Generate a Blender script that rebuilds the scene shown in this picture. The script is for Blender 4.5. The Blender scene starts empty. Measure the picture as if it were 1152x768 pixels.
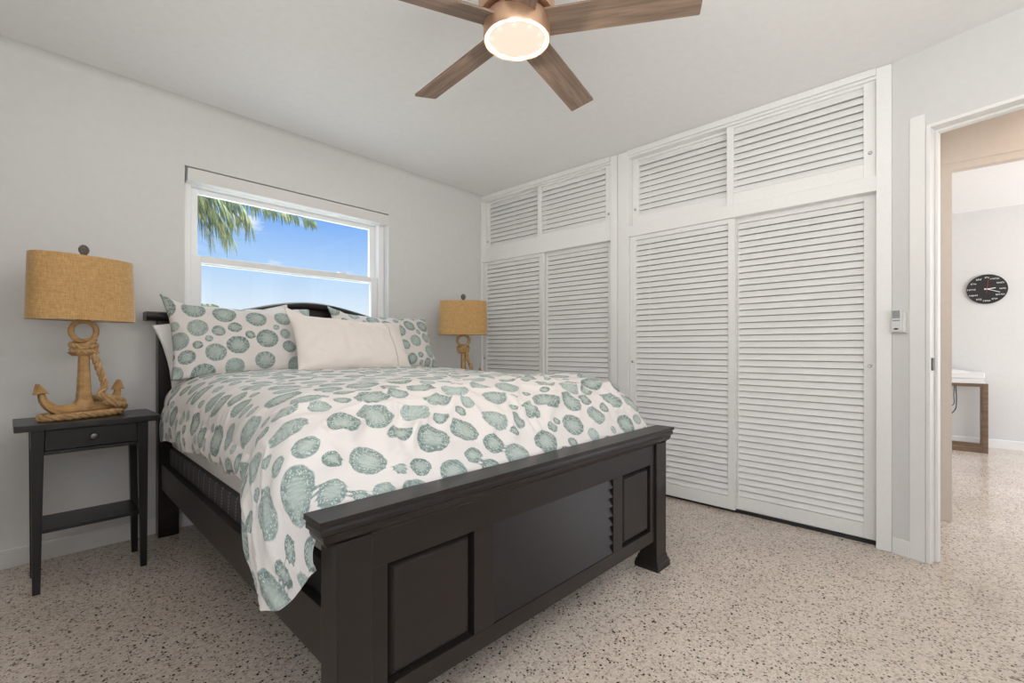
import bpy, bmesh, math, random
import numpy as np
from mathutils import Vector, Matrix, noise

S = bpy.context.scene
COL = S.collection
R = math.radians
random.seed(7)

# ------------------------------------------------------------------ camera, world, lights
cam = bpy.data.cameras.new('camera')
co = bpy.data.objects.new('camera', cam)
COL.objects.link(co)
co.location = (0, 0, 1.02)
co.rotation_euler = (R(90), 0, R(42.43 - 90))
cam.sensor_width = 36.0
cam.lens = 524.0 / 1152 * 36
cam.shift_y = 7.0 / 1152
cam.clip_start = 0.02
S.camera = co
S.view_settings.view_transform = 'Standard'
S.view_settings.look = 'None'
S.view_settings.exposure = 0.08
S.view_settings.gamma = 1.0
S.view_settings.use_curve_mapping = False
try:
    S.cycles.use_denoising = True
    S.cycles.max_bounces = 10
    S.cycles.diffuse_bounces = 6
    S.cycles.transparent_max_bounces = 16
    S.cycles.sample_clamp_indirect = 6.0
except Exception:
    pass


def NT(nt, typ, **kw):
    n = nt.nodes.new(typ)
    for k, v in kw.items():
        if k in n.inputs:
            n.inputs[k].default_value = v
        else:
            setattr(n, k, v)
    return n


def ramp(nt, fac, stops, interp='LINEAR'):
    r = nt.nodes.new('ShaderNodeValToRGB')
    r.color_ramp.interpolation = interp
    el = r.color_ramp.elements
    while len(el) < len(stops):
        el.new(0.5)
    for e, (p, c) in zip(el, stops):
        e.position = p
        e.color = tuple(c) + (1,) if len(c) == 3 else c
    nt.links.new(fac, r.inputs[0])
    return r.outputs[0]


def math_node(nt, op, a, b=None, clamp=False):
    n = nt.nodes.new('ShaderNodeMath')
    n.operation = op
    n.use_clamp = clamp
    for i, v in enumerate((a, b)):
        if v is None:
            continue
        if isinstance(v, (int, float)):
            n.inputs[i].default_value = v
        else:
            nt.links.new(v, n.inputs[i])
    return n.outputs[0]


def mixc(nt, fac, a, b):
    n = nt.nodes.new('ShaderNodeMix')
    n.data_type = 'RGBA'
    for sock, v in ((n.inputs[0], fac), (n.inputs[6], a), (n.inputs[7], b)):
        if isinstance(v, (int, float)):
            sock.default_value = v
        elif isinstance(v, tuple):
            sock.default_value = v + (1,) if len(v) == 3 else v
        else:
            nt.links.new(v, sock)
    return n.outputs[2]


W = bpy.data.worlds.new('sky')
S.world = W
W.use_nodes = True
nt = W.node_tree
nt.nodes.clear()
tc = NT(nt, 'ShaderNodeTexCoord')
sp = NT(nt, 'ShaderNodeSeparateXYZ')
nt.links.new(tc.outputs['Generated'], sp.inputs[0])
sky = ramp(nt, sp.outputs[2], [(0.0, (0.85, 0.92, 1.0)), (0.06, (0.82, 0.91, 1.0)), (0.15, (0.47, 0.69, 1.0)),
                               (0.24, (0.22, 0.46, 0.98)), (0.33, (0.13, 0.34, 0.90)), (0.48, (3.6, 4.2, 4.9)), (1.0, (6.5, 7.2, 8.0))])
mp = NT(nt, 'ShaderNodeMapping')
mp.inputs['Scale'].default_value = (1, 1, 2.4)
mp.inputs['Location'].default_value = (0.35, 0.1, 0.2)
nt.links.new(tc.outputs['Generated'], mp.inputs[0])
nz = NT(nt, 'ShaderNodeTexNoise', Scale=7.5, Detail=5.0, Roughness=0.55)
nt.links.new(mp.outputs[0], nz.inputs['Vector'])
cl = ramp(nt, nz.outputs[0], [(0.60, (0, 0, 0)), (0.70, (1, 1, 1))])
skc = mixc(nt, cl, sky, (0.95, 0.97, 1.0))
bg = NT(nt, 'ShaderNodeBackground')
bg.inputs[1].default_value = 1.0
nt.links.new(skc, bg.inputs[0])
wo = NT(nt, 'ShaderNodeOutputWorld')
nt.links.new(bg.outputs[0], wo.inputs[0])


def area(name, loc, aim, sx, sy, power, color):
    l = bpy.data.lights.new(name, 'AREA')
    l.shape = 'RECTANGLE'
    l.size = sx
    l.size_y = sy
    l.energy = power
    l.color = color
    o = bpy.data.objects.new(name, l)
    COL.objects.link(o)
    o.location = loc
    o.rotation_euler = (Vector(aim) - Vector(loc)).to_track_quat('-Z', 'Y').to_euler()
    return o


area('fill_rear', (1.15, -1.28, 1.50), (1.6, 1.2, 3.8), 1.7, 1.1, 11, (1.0, 0.97, 0.93))  # added fill lamp behind the camera, tilted up to brighten the ceiling
area('fill_left', (-0.58, -0.35, 1.45), (1.5, 0.7, 3.8), 1.5, 1.1, 33, (1.0, 0.97, 0.93))  # second added fill, from the unseen left side up across the room
area('daylight_far_room', (5.3, -2.85, 1.5), (5.3, 0, 1.3), 2.2, 1.8, 47, (1.0, 0.99, 0.98))
area('hall_ceiling_lamp', (3.35, -0.75, 2.40), (3.35, -0.75, 0), 0.3, 0.3, 5, (1.0, 0.84, 0.70))
sl_ = bpy.data.lights.new('sun', 'SUN')
sl_.energy = 2.6
sl_.angle = R(0.6)
sl_.color = (1.0, 0.96, 0.90)
so_ = bpy.data.objects.new('sun', sl_)
COL.objects.link(so_)
so_.rotation_euler = Vector((-0.35, 0.40, -1.0)).to_track_quat('-Z', 'Y').to_euler()


# ------------------------------------------------------------------ materials
def mat(name, color, rough=0.5, metal=0.0, spec=0.5):
    m = bpy.data.materials.new(name)
    m.use_nodes = True
    b = m.node_tree.nodes['Principled BSDF']
    b.inputs['Base Color'].default_value = tuple(color) + (1,)
    b.inputs['Roughness'].default_value = rough
    b.inputs['Metallic'].default_value = metal
    b.inputs['Specular IOR Level'].default_value = spec
    return m


def bump(m, height, strength=0.2, dist=0.01):
    nt = m.node_tree
    b = NT(nt, 'ShaderNodeBump', Strength=strength, Distance=dist)
    nt.links.new(height, b.inputs['Height'])
    nt.links.new(b.outputs[0], nt.nodes['Principled BSDF'].inputs['Normal'])


def coords(nt, kind='Object', scale=(1, 1, 1)):
    tc = NT(nt, 'ShaderNodeTexCoord')
    mp = NT(nt, 'ShaderNodeMapping')
    mp.inputs['Scale'].default_value = scale
    nt.links.new(tc.outputs[kind], mp.inputs[0])
    return mp.outputs[0]


def paint(name, color, rough=0.55, grain=40.0, amt=0.05, strength=0.06):
    m = mat(name, color, rough)
    nt = m.node_tree
    n = NT(nt, 'ShaderNodeTexNoise', Scale=grain, Detail=3.0)
    nt.links.new(coords(nt), n.inputs['Vector'])
    c0 = tuple(x * (1 - amt) for x in color)
    nt.links.new(ramp(nt, n.outputs[0], [(0.3, c0), (0.7, color)]), nt.nodes['Principled BSDF'].inputs['Base Color'])
    bump(m, n.outputs[0], strength, 0.004)
    return m


def wood(name, dark, light, rough=0.5, scale=(3, 40, 40), strength=0.15, coord='Object'):
    m = mat(name, light, rough)
    nt = m.node_tree
    v = coords(nt, coord, scale)
    n = NT(nt, 'ShaderNodeTexNoise', Scale=1.0, Detail=6.0, Roughness=0.62, Distortion=0.6)
    nt.links.new(v, n.inputs['Vector'])
    c = ramp(nt, n.outputs[0], [(0.30, dark), (0.68, light)])
    nt.links.new(c, nt.nodes['Principled BSDF'].inputs['Base Color'])
    bump(m, n.outputs[0], strength, 0.003)
    return m


M = {}
M['wall'] = paint('wall_paint', (0.675, 0.67, 0.66), 0.6, 30, 0.03)
M['ceil'] = paint('ceiling_paint', (0.87, 0.86, 0.85), 0.7, 25, 0.03)
M['hall'] = paint('hall_warm_light_tint', (0.69, 0.61, 0.54), 0.6, 30, 0.03)  # beige carries the warm lamplight falling on the hall walls
M['trim'] = paint('trim_paint', (0.82, 0.81, 0.795), 0.38, 20, 0.02, 0.02)
M['closet'] = paint('closet_paint', (0.83, 0.825, 0.81), 0.42, 60, 0.03, 0.05)
M['vinyl'] = mat('white_vinyl', (0.85, 0.85, 0.85), 0.35)
M['shade_fabric_white'] = paint('roller_fabric', (0.72, 0.71, 0.69), 0.6, 200, 0.05)
M['black'] = mat('black_paint', (0.012, 0.011, 0.011), 0.32)
M['gap'] = mat('dark_gap', (0.02, 0.02, 0.02), 0.8)
M['plastic'] = mat('white_plastic', (0.72, 0.72, 0.70), 0.4)
M['lcd'] = mat('grey_display', (0.30, 0.31, 0.33), 0.3)
M['rubber'] = mat('black_plastic', (0.01, 0.01, 0.01), 0.45)
M['metal'] = mat('dark_nickel', (0.16, 0.15, 0.14), 0.35, 0.9)
M['chrome'] = mat('chrome_metal', (0.6, 0.6, 0.6), 0.25, 1.0)
M['sheet'] = paint('white_cotton', (0.80, 0.785, 0.77), 0.85, 90, 0.03, 0.1)
M['pillow_white'] = paint('ivory_cotton', (0.84, 0.77, 0.725), 0.85, 120, 0.03, 0.1)
M['seam'] = mat('seam_thread', (0.45, 0.40, 0.37), 0.8)
M['mattress'] = paint('mattress_ticking', (0.66, 0.64, 0.62), 0.85, 80, 0.06, 0.2)
M['bark'] = wood('palm_bark', (0.10, 0.08, 0.06), (0.25, 0.20, 0.15), 0.9, (6, 6, 30))
M['bounce_ground'] = paint('pale_bounce_ground', (0.55, 0.52, 0.47), 0.9, 8, 0.15)  # unseen ground outside, made pale to bounce light up to the ceiling
M['white_lam'] = mat('white_laminate', (0.80, 0.80, 0.80), 0.3)
M['stone'] = paint('carved_shell', (0.16, 0.14, 0.12), 0.5, 90, 0.5, 0.4)
M['red'] = mat('red_paint', (0.55, 0.02, 0.02), 0.5)
M['inside'] = paint('closet_inside_shade', (0.20, 0.19, 0.18), 0.8)  # shade inside the closet put into the colour, darkens the slat gaps
M['clock_white'] = mat('clock_white', (0.85, 0.85, 0.85), 0.5)


def make_bed_black():
    m = mat('black_lacquer_wood', (0.019, 0.014, 0.012), 0.34, 0.0, 0.36)
    nt = m.node_tree
    n = NT(nt, 'ShaderNodeTexNoise', Scale=1.0, Detail=5.0)
    nt.links.new(coords(nt, 'Object', (7, 30, 30)), n.inputs['Vector'])
    nt.links.new(ramp(nt, n.outputs[0], [(0.3, (0.0175, 0.0128, 0.0110)), (0.7, (0.0205, 0.0152, 0.0132))]),
                 nt.nodes['Principled BSDF'].inputs['Base Color'])
    return m


M['bed'] = make_bed_black()


def make_terrazzo():
    m = mat('terrazzo', (0.6, 0.53, 0.46), 0.30)
    nt = m.node_tree
    b = nt.nodes['Principled BSDF']
    v = coords(nt)

    def chips(scale, thr, radius, seedoff):
        vo = NT(nt, 'ShaderNodeTexVoronoi', Scale=scale)
        mp = NT(nt, 'ShaderNodeMapping')
        mp.inputs['Location'].default_value = (seedoff, seedoff * 0.7, 0)
        dn = NT(nt, 'ShaderNodeTexNoise', Scale=scale * 1.8, Detail=1.0)
        nt.links.new(v, dn.inputs['Vector'])
        mx = NT(nt, 'ShaderNodeVectorMath', operation='MULTIPLY_ADD')
        mx.inputs[1].default_value = (0.5 / scale,) * 3
        nt.links.new(dn.outputs['Color'], mx.inputs[0])
        nt.links.new(v, mx.inputs[2])
        nt.links.new(mx.outputs[0], mp.inputs[0])
        nt.links.new(mp.outputs[0], vo.inputs['Vector'])
        s = NT(nt, 'ShaderNodeSeparateColor')
        nt.links.new(vo.outputs['Color'], s.inputs[0])
        pick = math_node(nt, 'GREATER_THAN', s.outputs[0], thr)
        rad = math_node(nt, 'MULTIPLY', s.outputs[1], radius)
        inside = math_node(nt, 'LESS_THAN', vo.outputs['Distance'], rad)
        return math_node(nt, 'MULTIPLY', pick, inside), s.outputs[2]

    base = NT(nt, 'ShaderNodeTexNoise', Scale=2.2, Detail=3.0)
    nt.links.new(v, base.inputs['Vector'])
    c = ramp(nt, base.outputs[0], [(0.3, (0.60, 0.52, 0.46)), (0.7, (0.68, 0.605, 0.545))])
    fine = NT(nt, 'ShaderNodeTexVoronoi', Scale=140.0)
    nt.links.new(v, fine.inputs['Vector'])
    sf = NT(nt, 'ShaderNodeSeparateColor')
    nt.links.new(fine.outputs['Color'], sf.inputs[0])
    tone = ramp(nt, sf.outputs[0], [(0.0, (0.66, 0.62, 0.56)), (0.35, (0.92, 0.90, 0.87)), (0.8, (1.0, 0.99, 0.97)), (1.0, (1.12, 1.08, 1.03))])
    mul = NT(nt, 'ShaderNodeMix', data_type='RGBA', blend_type='MULTIPLY')
    mul.inputs[0].default_value = 1.0
    nt.links.new(c, mul.inputs[6])
    nt.links.new(tone, mul.inputs[7])
    c = mul.outputs[2]
    f1, t1 = chips(120.0, 0.78, 0.58, 3.1)
    c = mixc(nt, f1, c, ramp(nt, t1, [(0.0, (0.20, 0.14, 0.10)), (0.6, (0.34, 0.27, 0.21)), (1.0, (0.46, 0.40, 0.34))]))
    f2, t2 = chips(125.0, 0.78, 0.62, 9.7)
    c = mixc(nt, f2, c, ramp(nt, t2, [(0.0, (0.018, 0.016, 0.015)), (1.0, (0.10, 0.085, 0.07))]))
    nt.links.new(c, b.inputs['Base Color'])
    b.inputs['Roughness'].default_value = 0.15
    b.inputs['Specular IOR Level'].default_value = 0.5
    return m


M['floor'] = make_terrazzo()
M['blade'] = wood('fan_blade_wood', (0.13, 0.088, 0.062), (0.32, 0.225, 0.165), 0.55, (2.5, 38, 38))
M['copper'] = mat('brushed_bronze', (0.62, 0.40, 0.27), 0.34, 0.75)
M['anchor'] = wood('carved_oak', (0.29, 0.15, 0.05), (0.58, 0.35, 0.14), 0.45, (14, 14, 30), 0.3)
M['rope'] = wood('carved_rope_wood', (0.33, 0.18, 0.065), (0.60, 0.39, 0.19), 0.55, (60, 60, 60), 0.4)
M['desk'] = wood('walnut', (0.10, 0.06, 0.035), (0.22, 0.14, 0.085), 0.45, (30, 5, 30))


def make_burlap():
    m = mat('burlap', (0.50, 0.31, 0.12), 0.8)
    nt = m.node_tree
    b = nt.nodes['Principled BSDF']
    n1 = NT(nt, 'ShaderNodeTexNoise', Scale=1.0, Detail=3.0)
    nt.links.new(coords(nt, 'Object', (260, 260, 40)), n1.inputs['Vector'])
    n2 = NT(nt, 'ShaderNodeTexNoise', Scale=1.0, Detail=3.0)
    nt.links.new(coords(nt, 'Object', (30, 30, 330)), n2.inputs['Vector'])
    s = math_node(nt, 'ADD', n1.outputs[0], n2.outputs[0])
    s = math_node(nt, 'MULTIPLY', s, 0.5)
    nt.links.new(ramp(nt, s, [(0.34, (0.40, 0.225, 0.075)), (0.62, (0.61, 0.375, 0.155))]), b.inputs['Base Color'])
    b.inputs['Sheen Weight'].default_value = 0.7
    b.inputs['Sheen Roughness'].default_value = 0.35
    bump(m, s, 0.5, 0.002)
    return m


M['burlap'] = make_burlap()
M['lining'] = mat('shade_lining', (0.80, 0.78, 0.72), 0.8)


def make_boxspring():
    m = mat('box_spring_cloth', (0.06, 0.058, 0.058), 0.85)
    nt = m.node_tree
    v = coords(nt, 'Object', (1, 1, 1))
    sp = NT(nt, 'ShaderNodeSeparateXYZ')
    nt.links.new(v, sp.inputs[0])
    a = math_node(nt, 'ADD', sp.outputs[0], sp.outputs[1])
    a = math_node(nt, 'ADD', a, math_node(nt, 'MULTIPLY', math_node(nt, 'SINE', math_node(nt, 'MULTIPLY', sp.outputs[2], 60.0)), 0.004))
    f = math_node(nt, 'FRACT', math_node(nt, 'MULTIPLY', a, 11.0))
    line = math_node(nt, 'LESS_THAN', f, 0.07)
    zf = math_node(nt, 'FRACT', math_node(nt, 'MULTIPLY', sp.outputs[2], 80.0))
    line = math_node(nt, 'MULTIPLY', line, math_node(nt, 'GREATER_THAN', zf, 0.45))
    nt.links.new(mixc(nt, line, (0.062, 0.058, 0.058), (0.32, 0.31, 0.31)), nt.nodes['Principled BSDF'].inputs['Base Color'])
    return m


M['boxspring'] = make_boxspring()


def make_shell_cloth():
    m = mat('shell_print_cotton', (0.8, 0.78, 0.77), 0.8)
    nt = m.node_tree
    b = nt.nodes['Principled BSDF']

    def attr(n):
        a = NT(nt, 'ShaderNodeAttribute')
        a.attribute_name = n
        return a.outputs['Fac']
    t, rib, tone = attr('blob_t'), attr('blob_rib'), attr('blob_tone')
    uvn = NT(nt, 'ShaderNodeUVMap')
    fine = NT(nt, 'ShaderNodeTexVoronoi', Scale=170.0)
    nt.links.new(uvn.outputs[0], fine.inputs['Vector'])
    edgen = NT(nt, 'ShaderNodeTexNoise', Scale=45.0, Detail=2.0)
    nt.links.new(uvn.outputs[0], edgen.inputs['Vector'])
    te = math_node(nt, 'ADD', t, math_node(nt, 'MULTIPLY', math_node(nt, 'SUBTRACT', edgen.outputs[0], 0.5), 0.14))
    mask = ramp(nt, te, [(0.94, (1, 1, 1)), (1.0, (0, 0, 0))])
    ringc = ramp(nt, te, [(0.0, (0.43, 0.48, 0.44)), (0.45, (0.34, 0.395, 0.365)), (0.64, (0.175, 0.23, 0.215)), (0.90, (0.14, 0.195, 0.185)), (1.0, (0.25, 0.315, 0.30))])
    soft = mixc(nt, tone, ringc, (0.40, 0.475, 0.455))
    ribm = math_node(nt, 'MULTIPLY', ramp(nt, rib, [(0.35, (0, 0, 0)), (0.8, (1, 1, 1))]), 0.30)
    c = mixc(nt, ribm, soft, (0.56, 0.65, 0.60))
    dots = math_node(nt, 'LESS_THAN', fine.outputs['Distance'], 0.33)
    band = ramp(nt, te, [(0.30, (0.12,) * 3), (0.52, (0.40,) * 3), (0.62, (0.75,) * 3), (0.90, (0.55,) * 3), (0.97, (0, 0, 0))])
    dots = math_node(nt, 'MULTIPLY', dots, band)
    c = mixc(nt, dots, c, (0.68, 0.74, 0.70))
    c = mixc(nt, mask, (0.72, 0.68, 0.66), c)
    nt.links.new(c, b.inputs['Base Color'])
    b.inputs['Sheen Weight'].default_value = 0.1
    w = NT(nt, 'ShaderNodeTexNoise', Scale=26.0, Detail=4.0)
    nt.links.new(uvn.outputs[0], w.inputs['Vector'])
    bump(m, w.outputs[0], 0.22, 0.008)
    return m


M['shell'] = make_shell_cloth()


def make_glass():
    m = bpy.data.materials.new('window_glass')
    m.use_nodes = True
    nt = m.node_tree
    nt.nodes.clear()
    tr = NT(nt, 'ShaderNodeBsdfTransparent')
    tr.inputs[0].default_value = (0.97, 0.985, 0.98, 1)
    gl = NT(nt, 'ShaderNodeBsdfGlossy', Roughness=0.02)
    mx = NT(nt, 'ShaderNodeMixShader')
    mx.inputs[0].default_value = 0.05
    nt.links.new(tr.outputs[0], mx.inputs[1])
    nt.links.new(gl.outputs[0], mx.inputs[2])
    o = NT(nt, 'ShaderNodeOutputMaterial')
    nt.links.new(mx.outputs[0], o.inputs[0])
    return m


M['glass'] = make_glass()


def make_leaf():
    m = mat('palm_leaf', (0.16, 0.22, 0.06), 0.5)
    nt = m.node_tree
    b = nt.nodes['Principled BSDF']
    n = NT(nt, 'ShaderNodeTexNoise', Scale=9.0, Detail=2.0)
    nt.links.new(coords(nt), n.inputs['Vector'])
    nt.links.new(ramp(nt, n.outputs[0], [(0.36, (0.025, 0.05, 0.018)), (0.5, (0.09, 0.125, 0.035)), (0.64, (0.24, 0.24, 0.075))]), b.inputs['Base Color'])
    b.inputs['Subsurface Weight'].default_value = 0.0
    return m


M['leaf'] = make_leaf()


def emit(name, color, strength):
    m = bpy.data.materials.new(name)
    m.use_nodes = True
    b = m.node_tree.nodes['Principled BSDF']
    b.inputs['Base Color'].default_value = tuple(color) + (1,)
    b.inputs['Emission Color'].default_value = tuple(color) + (1,)
    b.inputs['Emission Strength'].default_value = strength
    return m


M['lens'] = emit('lit_frosted_lens', (1.0, 0.80, 0.64), 1.0)
M['lens'].node_tree.nodes['Principled BSDF'].inputs['Base Color'].default_value = (0.0004, 0.0003, 0.0003, 1)
M['lens'].node_tree.nodes['Principled BSDF'].inputs['Specular IOR Level'].default_value = 0.0


# ------------------------------------------------------------------ mesh helpers
class MB:
    def __init__(self):
        self.bm = bmesh.new()

    def hexa(self, pts, bevel=0.0):
        """8 points: bottom ring (4) then top ring (4), same order."""
        bm = self.bm
        v = [bm.verts.new(p) for p in pts]
        fs = [(0, 1, 2, 3), (4, 5, 6, 7), (0, 1, 5, 4), (1, 2, 6, 5), (2, 3, 7, 6), (3, 0, 4, 7)]
        faces = [bm.faces.new([v[i] for i in f]) for f in fs]
        bmesh.ops.recalc_face_normals(bm, faces=faces)
        if bevel > 0:
            edges = list({e for f in faces for e in f.edges})
            bmesh.ops.bevel(bm, geom=edges, offset=bevel, segments=2, affect='EDGES', profile=0.6)

    def box(self, x0, x1, y0, y1, z0, z1, bevel=0.0):
        self.hexa([(x0, y0, z0), (x1, y0, z0), (x1, y1, z0), (x0, y1, z0),
                   (x0, y0, z1), (x1, y0, z1), (x1, y1, z1), (x0, y1, z1)], bevel)

    def taper(self, c0, s0, z0, c1, s1, z1, bevel=0.0):
        p = []
        for (cx, cy), (sx, sy), z in ((c0, s0, z0), (c1, s1, z1)):
            p += [(cx - sx / 2, cy - sy / 2, z), (cx + sx / 2, cy - sy / 2, z), (cx + sx / 2, cy + sy / 2, z), (cx - sx / 2, cy + sy / 2, z)]
        self.hexa(p, bevel)

    def rings(self, rings, caps=True, closed=False):
        bm = self.bm
        vr = [[bm.verts.new(p) for p in r] for r in rings]
        n = len(vr[0])
        faces = []
        m = len(vr)
        for i in range(m if closed else m - 1):
            a, b = vr[i], vr[(i + 1) % m]
            for j in range(n):
                k = (j + 1) % n
                faces.append(bm.faces.new((a[j], a[k], b[k], b[j])))
        if caps and not closed:
            faces.append(bm.faces.new(list(reversed(vr[0]))))
            faces.append(bm.faces.new(vr[-1]))
        bmesh.ops.recalc_face_normals(bm, faces=faces)

    def tube(self, path, rad, seg=10, closed=False, caps=True, squash=None):
        path = [Vector(p) for p in path]
        n = len(path)
        rads = rad if isinstance(rad, (list, tuple)) else [rad] * n
        rings = []
        up = None
        for i, p in enumerate(path):
            a = path[(i - 1) % n] if (closed or i > 0) else p
            b = path[(i + 1) % n] if (closed or i < n - 1) else p
            t = (b - a).normalized()
            if up is None:
                ref = Vector((0, 0, 1)) if abs(t.z) < 0.9 else Vector((1, 0, 0))
                up = (ref - t * ref.dot(t)).normalized()
            else:
                up = (up - t * up.dot(t))
                up = up.normalized() if up.length > 1e-6 else Vector((1, 0, 0))
            s = t.cross(up)
            rr = rads[i]
            rings.append([p + (up * math.cos(q) + s * math.sin(q)) * rr for q in [2 * math.pi * k / seg for k in range(seg)]])
        self.rings(rings, caps, closed)

    def lathe(self, prof, seg=32, c=(0, 0, 0), sx=1.0, sy=1.0, caps=True):
        self.rings([[(c[0] + r * sx * math.cos(2 * math.pi * k / seg), c[1] + r * sy * math.sin(2 * math.pi * k / seg), c[2] + z)
                     for k in range(seg)] for r, z in prof], caps)

    def prism(self, poly, f0, f1):
        """poly of 2D points; f0/f1 map a 2D point to 3D for both ends."""
        self.rings([[f0(p) for p in poly], [f1(p) for p in poly]])

    def quadstrip(self, a, b):
        va = [self.bm.verts.new(p) for p in a]
        vb = [self.bm.verts.new(p) for p in b]
        for i in range(len(va) - 1):
            self.bm.faces.new((va[i], va[i + 1], vb[i + 1], vb[i]))

    def build(self, name, material, parent=None, smooth=False, loc=None, rotz=None):
        me = bpy.data.meshes.new(name)
        self.bm.to_mesh(me)
        self.bm.free()
        if smooth:
            me.shade_smooth()
            me.set_sharp_from_angle(angle=R(40))
        if material:
            me.materials.append(material)
        o = bpy.data.objects.new(name, me)
        COL.objects.link(o)
        if parent:
            o.parent = parent
        if loc:
            o.location = loc
        if rotz is not None:
            o.rotation_euler = (0, 0, rotz)
        return o


def tag(o, label, cat, group=None):
    o['label'] = label
    o['category'] = cat
    if group:
        o['group'] = group
    return o


def thing(name, label, cat, loc=(0, 0, 0), rotz=0.0, group=None):
    o = bpy.data.objects.new(name, None)
    o.empty_display_size = 0.1
    COL.objects.link(o)
    o.location = loc
    o.rotation_euler = (0, 0, rotz)
    return tag(o, label, cat, group)


def struct(o):
    o['kind'] = 'structure'
    return o


def copy_tree(o, parent=None):
    c = o.copy()
    COL.objects.link(c)
    if parent:
        c.parent = parent
    for ch in list(o.children):
        copy_tree(ch, c)
    return c


def sstep(a, b, x):
    t = min(1, max(0, (x - a) / (b - a)))
    return t * t * (3 - 2 * t)


ZC = 2.437   # ceiling height

# ------------------------------------------------------------------ room shell
b = MB(); b.box(-0.75, 7.0, -3.0, 3.4, -0.12, 0.0); struct(b.build('floor', M['floor']))
b = MB(); b.box(-0.75, 7.0, -3.0, 3.4, ZC, ZC + 0.1); struct(b.build('ceiling', M['ceil']))

WX0, WX1, WZ0, WZ1 = 0.703, 2.043, 1.00, 2.066
b = MB()
b.box(-0.75, WX0, 3.18, 3.38, 0, ZC)
b.box(WX1, 3.75, 3.18, 3.38, 0, ZC)
b.box(WX0, WX1, 3.18, 3.38, 0, WZ0)
b.box(WX0, WX1, 3.18, 3.38, WZ1, ZC)
struct(b.build('wall_back', M['wall']))
b = MB()
b.box(-0.75, -0.6, -1.45, -1.15, 0, ZC); b.box(-0.75, -0.6, 0.45, 3.18, 0, ZC)
b.box(-0.75, -0.6, -1.15, 0.45, 0, 0.90); b.box(-0.75, -0.6, -1.15, 0.45, 2.10, ZC)
struct(b.build('wall_left', M['wall']))
b = MB()
for (y0, y1, z0, z1) in ((-1.15, -1.09, 0.90, 2.10), (0.39, 0.45, 0.90, 2.10), (-1.09, 0.39, 0.90, 0.96), (-1.09, 0.39, 2.04, 2.10), (-1.09, 0.39, 1.48, 1.52)):
    b.box(-0.74, -0.66, y0, y1, z0, z1, 0.004)
w3 = struct(b.build('added_window_left', M['vinyl']))  # unseen window, added as an opening for the left fill lamp
b = MB(); b.box(-0.705, -0.70, -1.09, 0.39, 0.96, 2.04); b.build('window_pane', M['glass'], w3)
b = MB()
b.box(-0.6, 0.25, -1.45, -1.30, 0, ZC); b.box(2.05, 2.95, -1.45, -1.30, 0, ZC)
b.box(0.25, 2.05, -1.45, -1.30, 0, 0.95); b.box(0.25, 2.05, -1.45, -1.30, 2.15, ZC)
struct(b.build('wall_front', M['wall']))
b = MB()
for (x0, x1, z0, z1) in ((0.25, 0.31, 0.95, 2.15), (1.99, 2.05, 0.95, 2.15), (0.31, 1.99, 0.95, 1.01), (0.31, 1.99, 2.09, 2.15), (0.31, 1.99, 1.53, 1.57)):
    b.box(x0, x1, -1.43, -1.37, z0, z1, 0.004)
w2 = struct(b.build('added_window_rear', M['vinyl']))  # window added out of view behind the camera, to go with the rear fill
b = MB(); b.box(0.31, 1.99, -1.405, -1.40, 1.01, 2.09); b.build('window_pane', M['glass'], w2)
b = MB(); b.box(3.66, 3.74, 0.10, 3.18, 0, ZC); b.box(3.05, 3.66, 0.10, 0.14, 0, ZC); struct(b.build('wall_right', M['wall']))

# window wall baseboard
b = MB(); b.box(-0.6, 3.04, 3.167, 3.18, 0, 0.088, 0.003); struct(b.build('baseboard_back', M['trim']))
b = MB(); b.box(-0.6, -0.587, -1.3, 3.167, 0, 0.088, 0.003); struct(b.build('baseboard_left', M['trim']))
# soft plaster fillet where the window wall meets the ceiling
b = MB()
pr = [(3.18, ZC), (3.18, ZC - 0.045)] + [(3.18 - 0.045 + 0.045 * math.cos(q), ZC - 0.045 + 0.045 * math.sin(q)) for q in [math.pi / 2 * k / 6 for k in range(0, 7)]]
pr = [(3.1805, ZC + 0.0005), (3.1805, ZC - 0.05)] + [(3.18 - 0.05 * (1 - math.cos(q)), ZC - 0.05 * (1 - math.sin(q))) for q in [math.pi / 2 * k / 8 for k in range(1, 8)]] + [(3.13, ZC + 0.0005)]
b.prism(pr, lambda p: (-0.6, p[0], p[1]), lambda p: (3.04, p[0], p[1]))
struct(b.build('trim_1', M['wall'], smooth=True))

# angled wall with the doorway (local x runs along the wall towards the viewer's right, local y away from the room)
DA, DANG = (2.990, 0.168), R(-106.0)
DO0, DO1, DOZ, DT = 0.133, 0.975, 2.072, 0.115
b = MB()
b.box(0.0, DO0, 0, DT, 0, ZC)
b.box(DO1, 1.46, 0, DT, 0, ZC)
b.box(DO0, DO1, 0, DT, DOZ, ZC)
struct(b.build('wall_doorway', M['wall'], loc=(DA[0], DA[1], 0), rotz=DANG))
door = MB()
jt = 0.016
door.box(DO0, DO0 + jt, -0.006, DT + 0.006, 0, DOZ, 0.002)
door.box(DO1 - jt, DO1, -0.006, DT + 0.006, 0, DOZ, 0.002)
door.box(DO0 + jt, DO1 - jt, -0.006, DT + 0.006, DOZ - jt, DOZ, 0.002)
d1 = struct(door.build('door_1', M['trim'], loc=(DA[0], DA[1], 0), rotz=DANG))
b = MB()
b.box(DO0 + jt, DO0 + jt + 0.011, 0.052, 0.088, 0, DOZ - jt, 0.002)
b.box(DO1 - jt - 0.011, DO1 - jt, 0.052, 0.088, 0, DOZ - jt, 0.002)
b.box(DO0 + jt + 0.011, DO1 - jt - 0.011, 0.052, 0.088, DOZ - jt - 0.011, DOZ - jt, 0.002)
b.build('door_stop', M['trim'], d1)
b = MB()
b.box(DO0 - 0.062, DO0 - 0.003, -0.004, 0.0, 0, 2.13, 0.0015)
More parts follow.
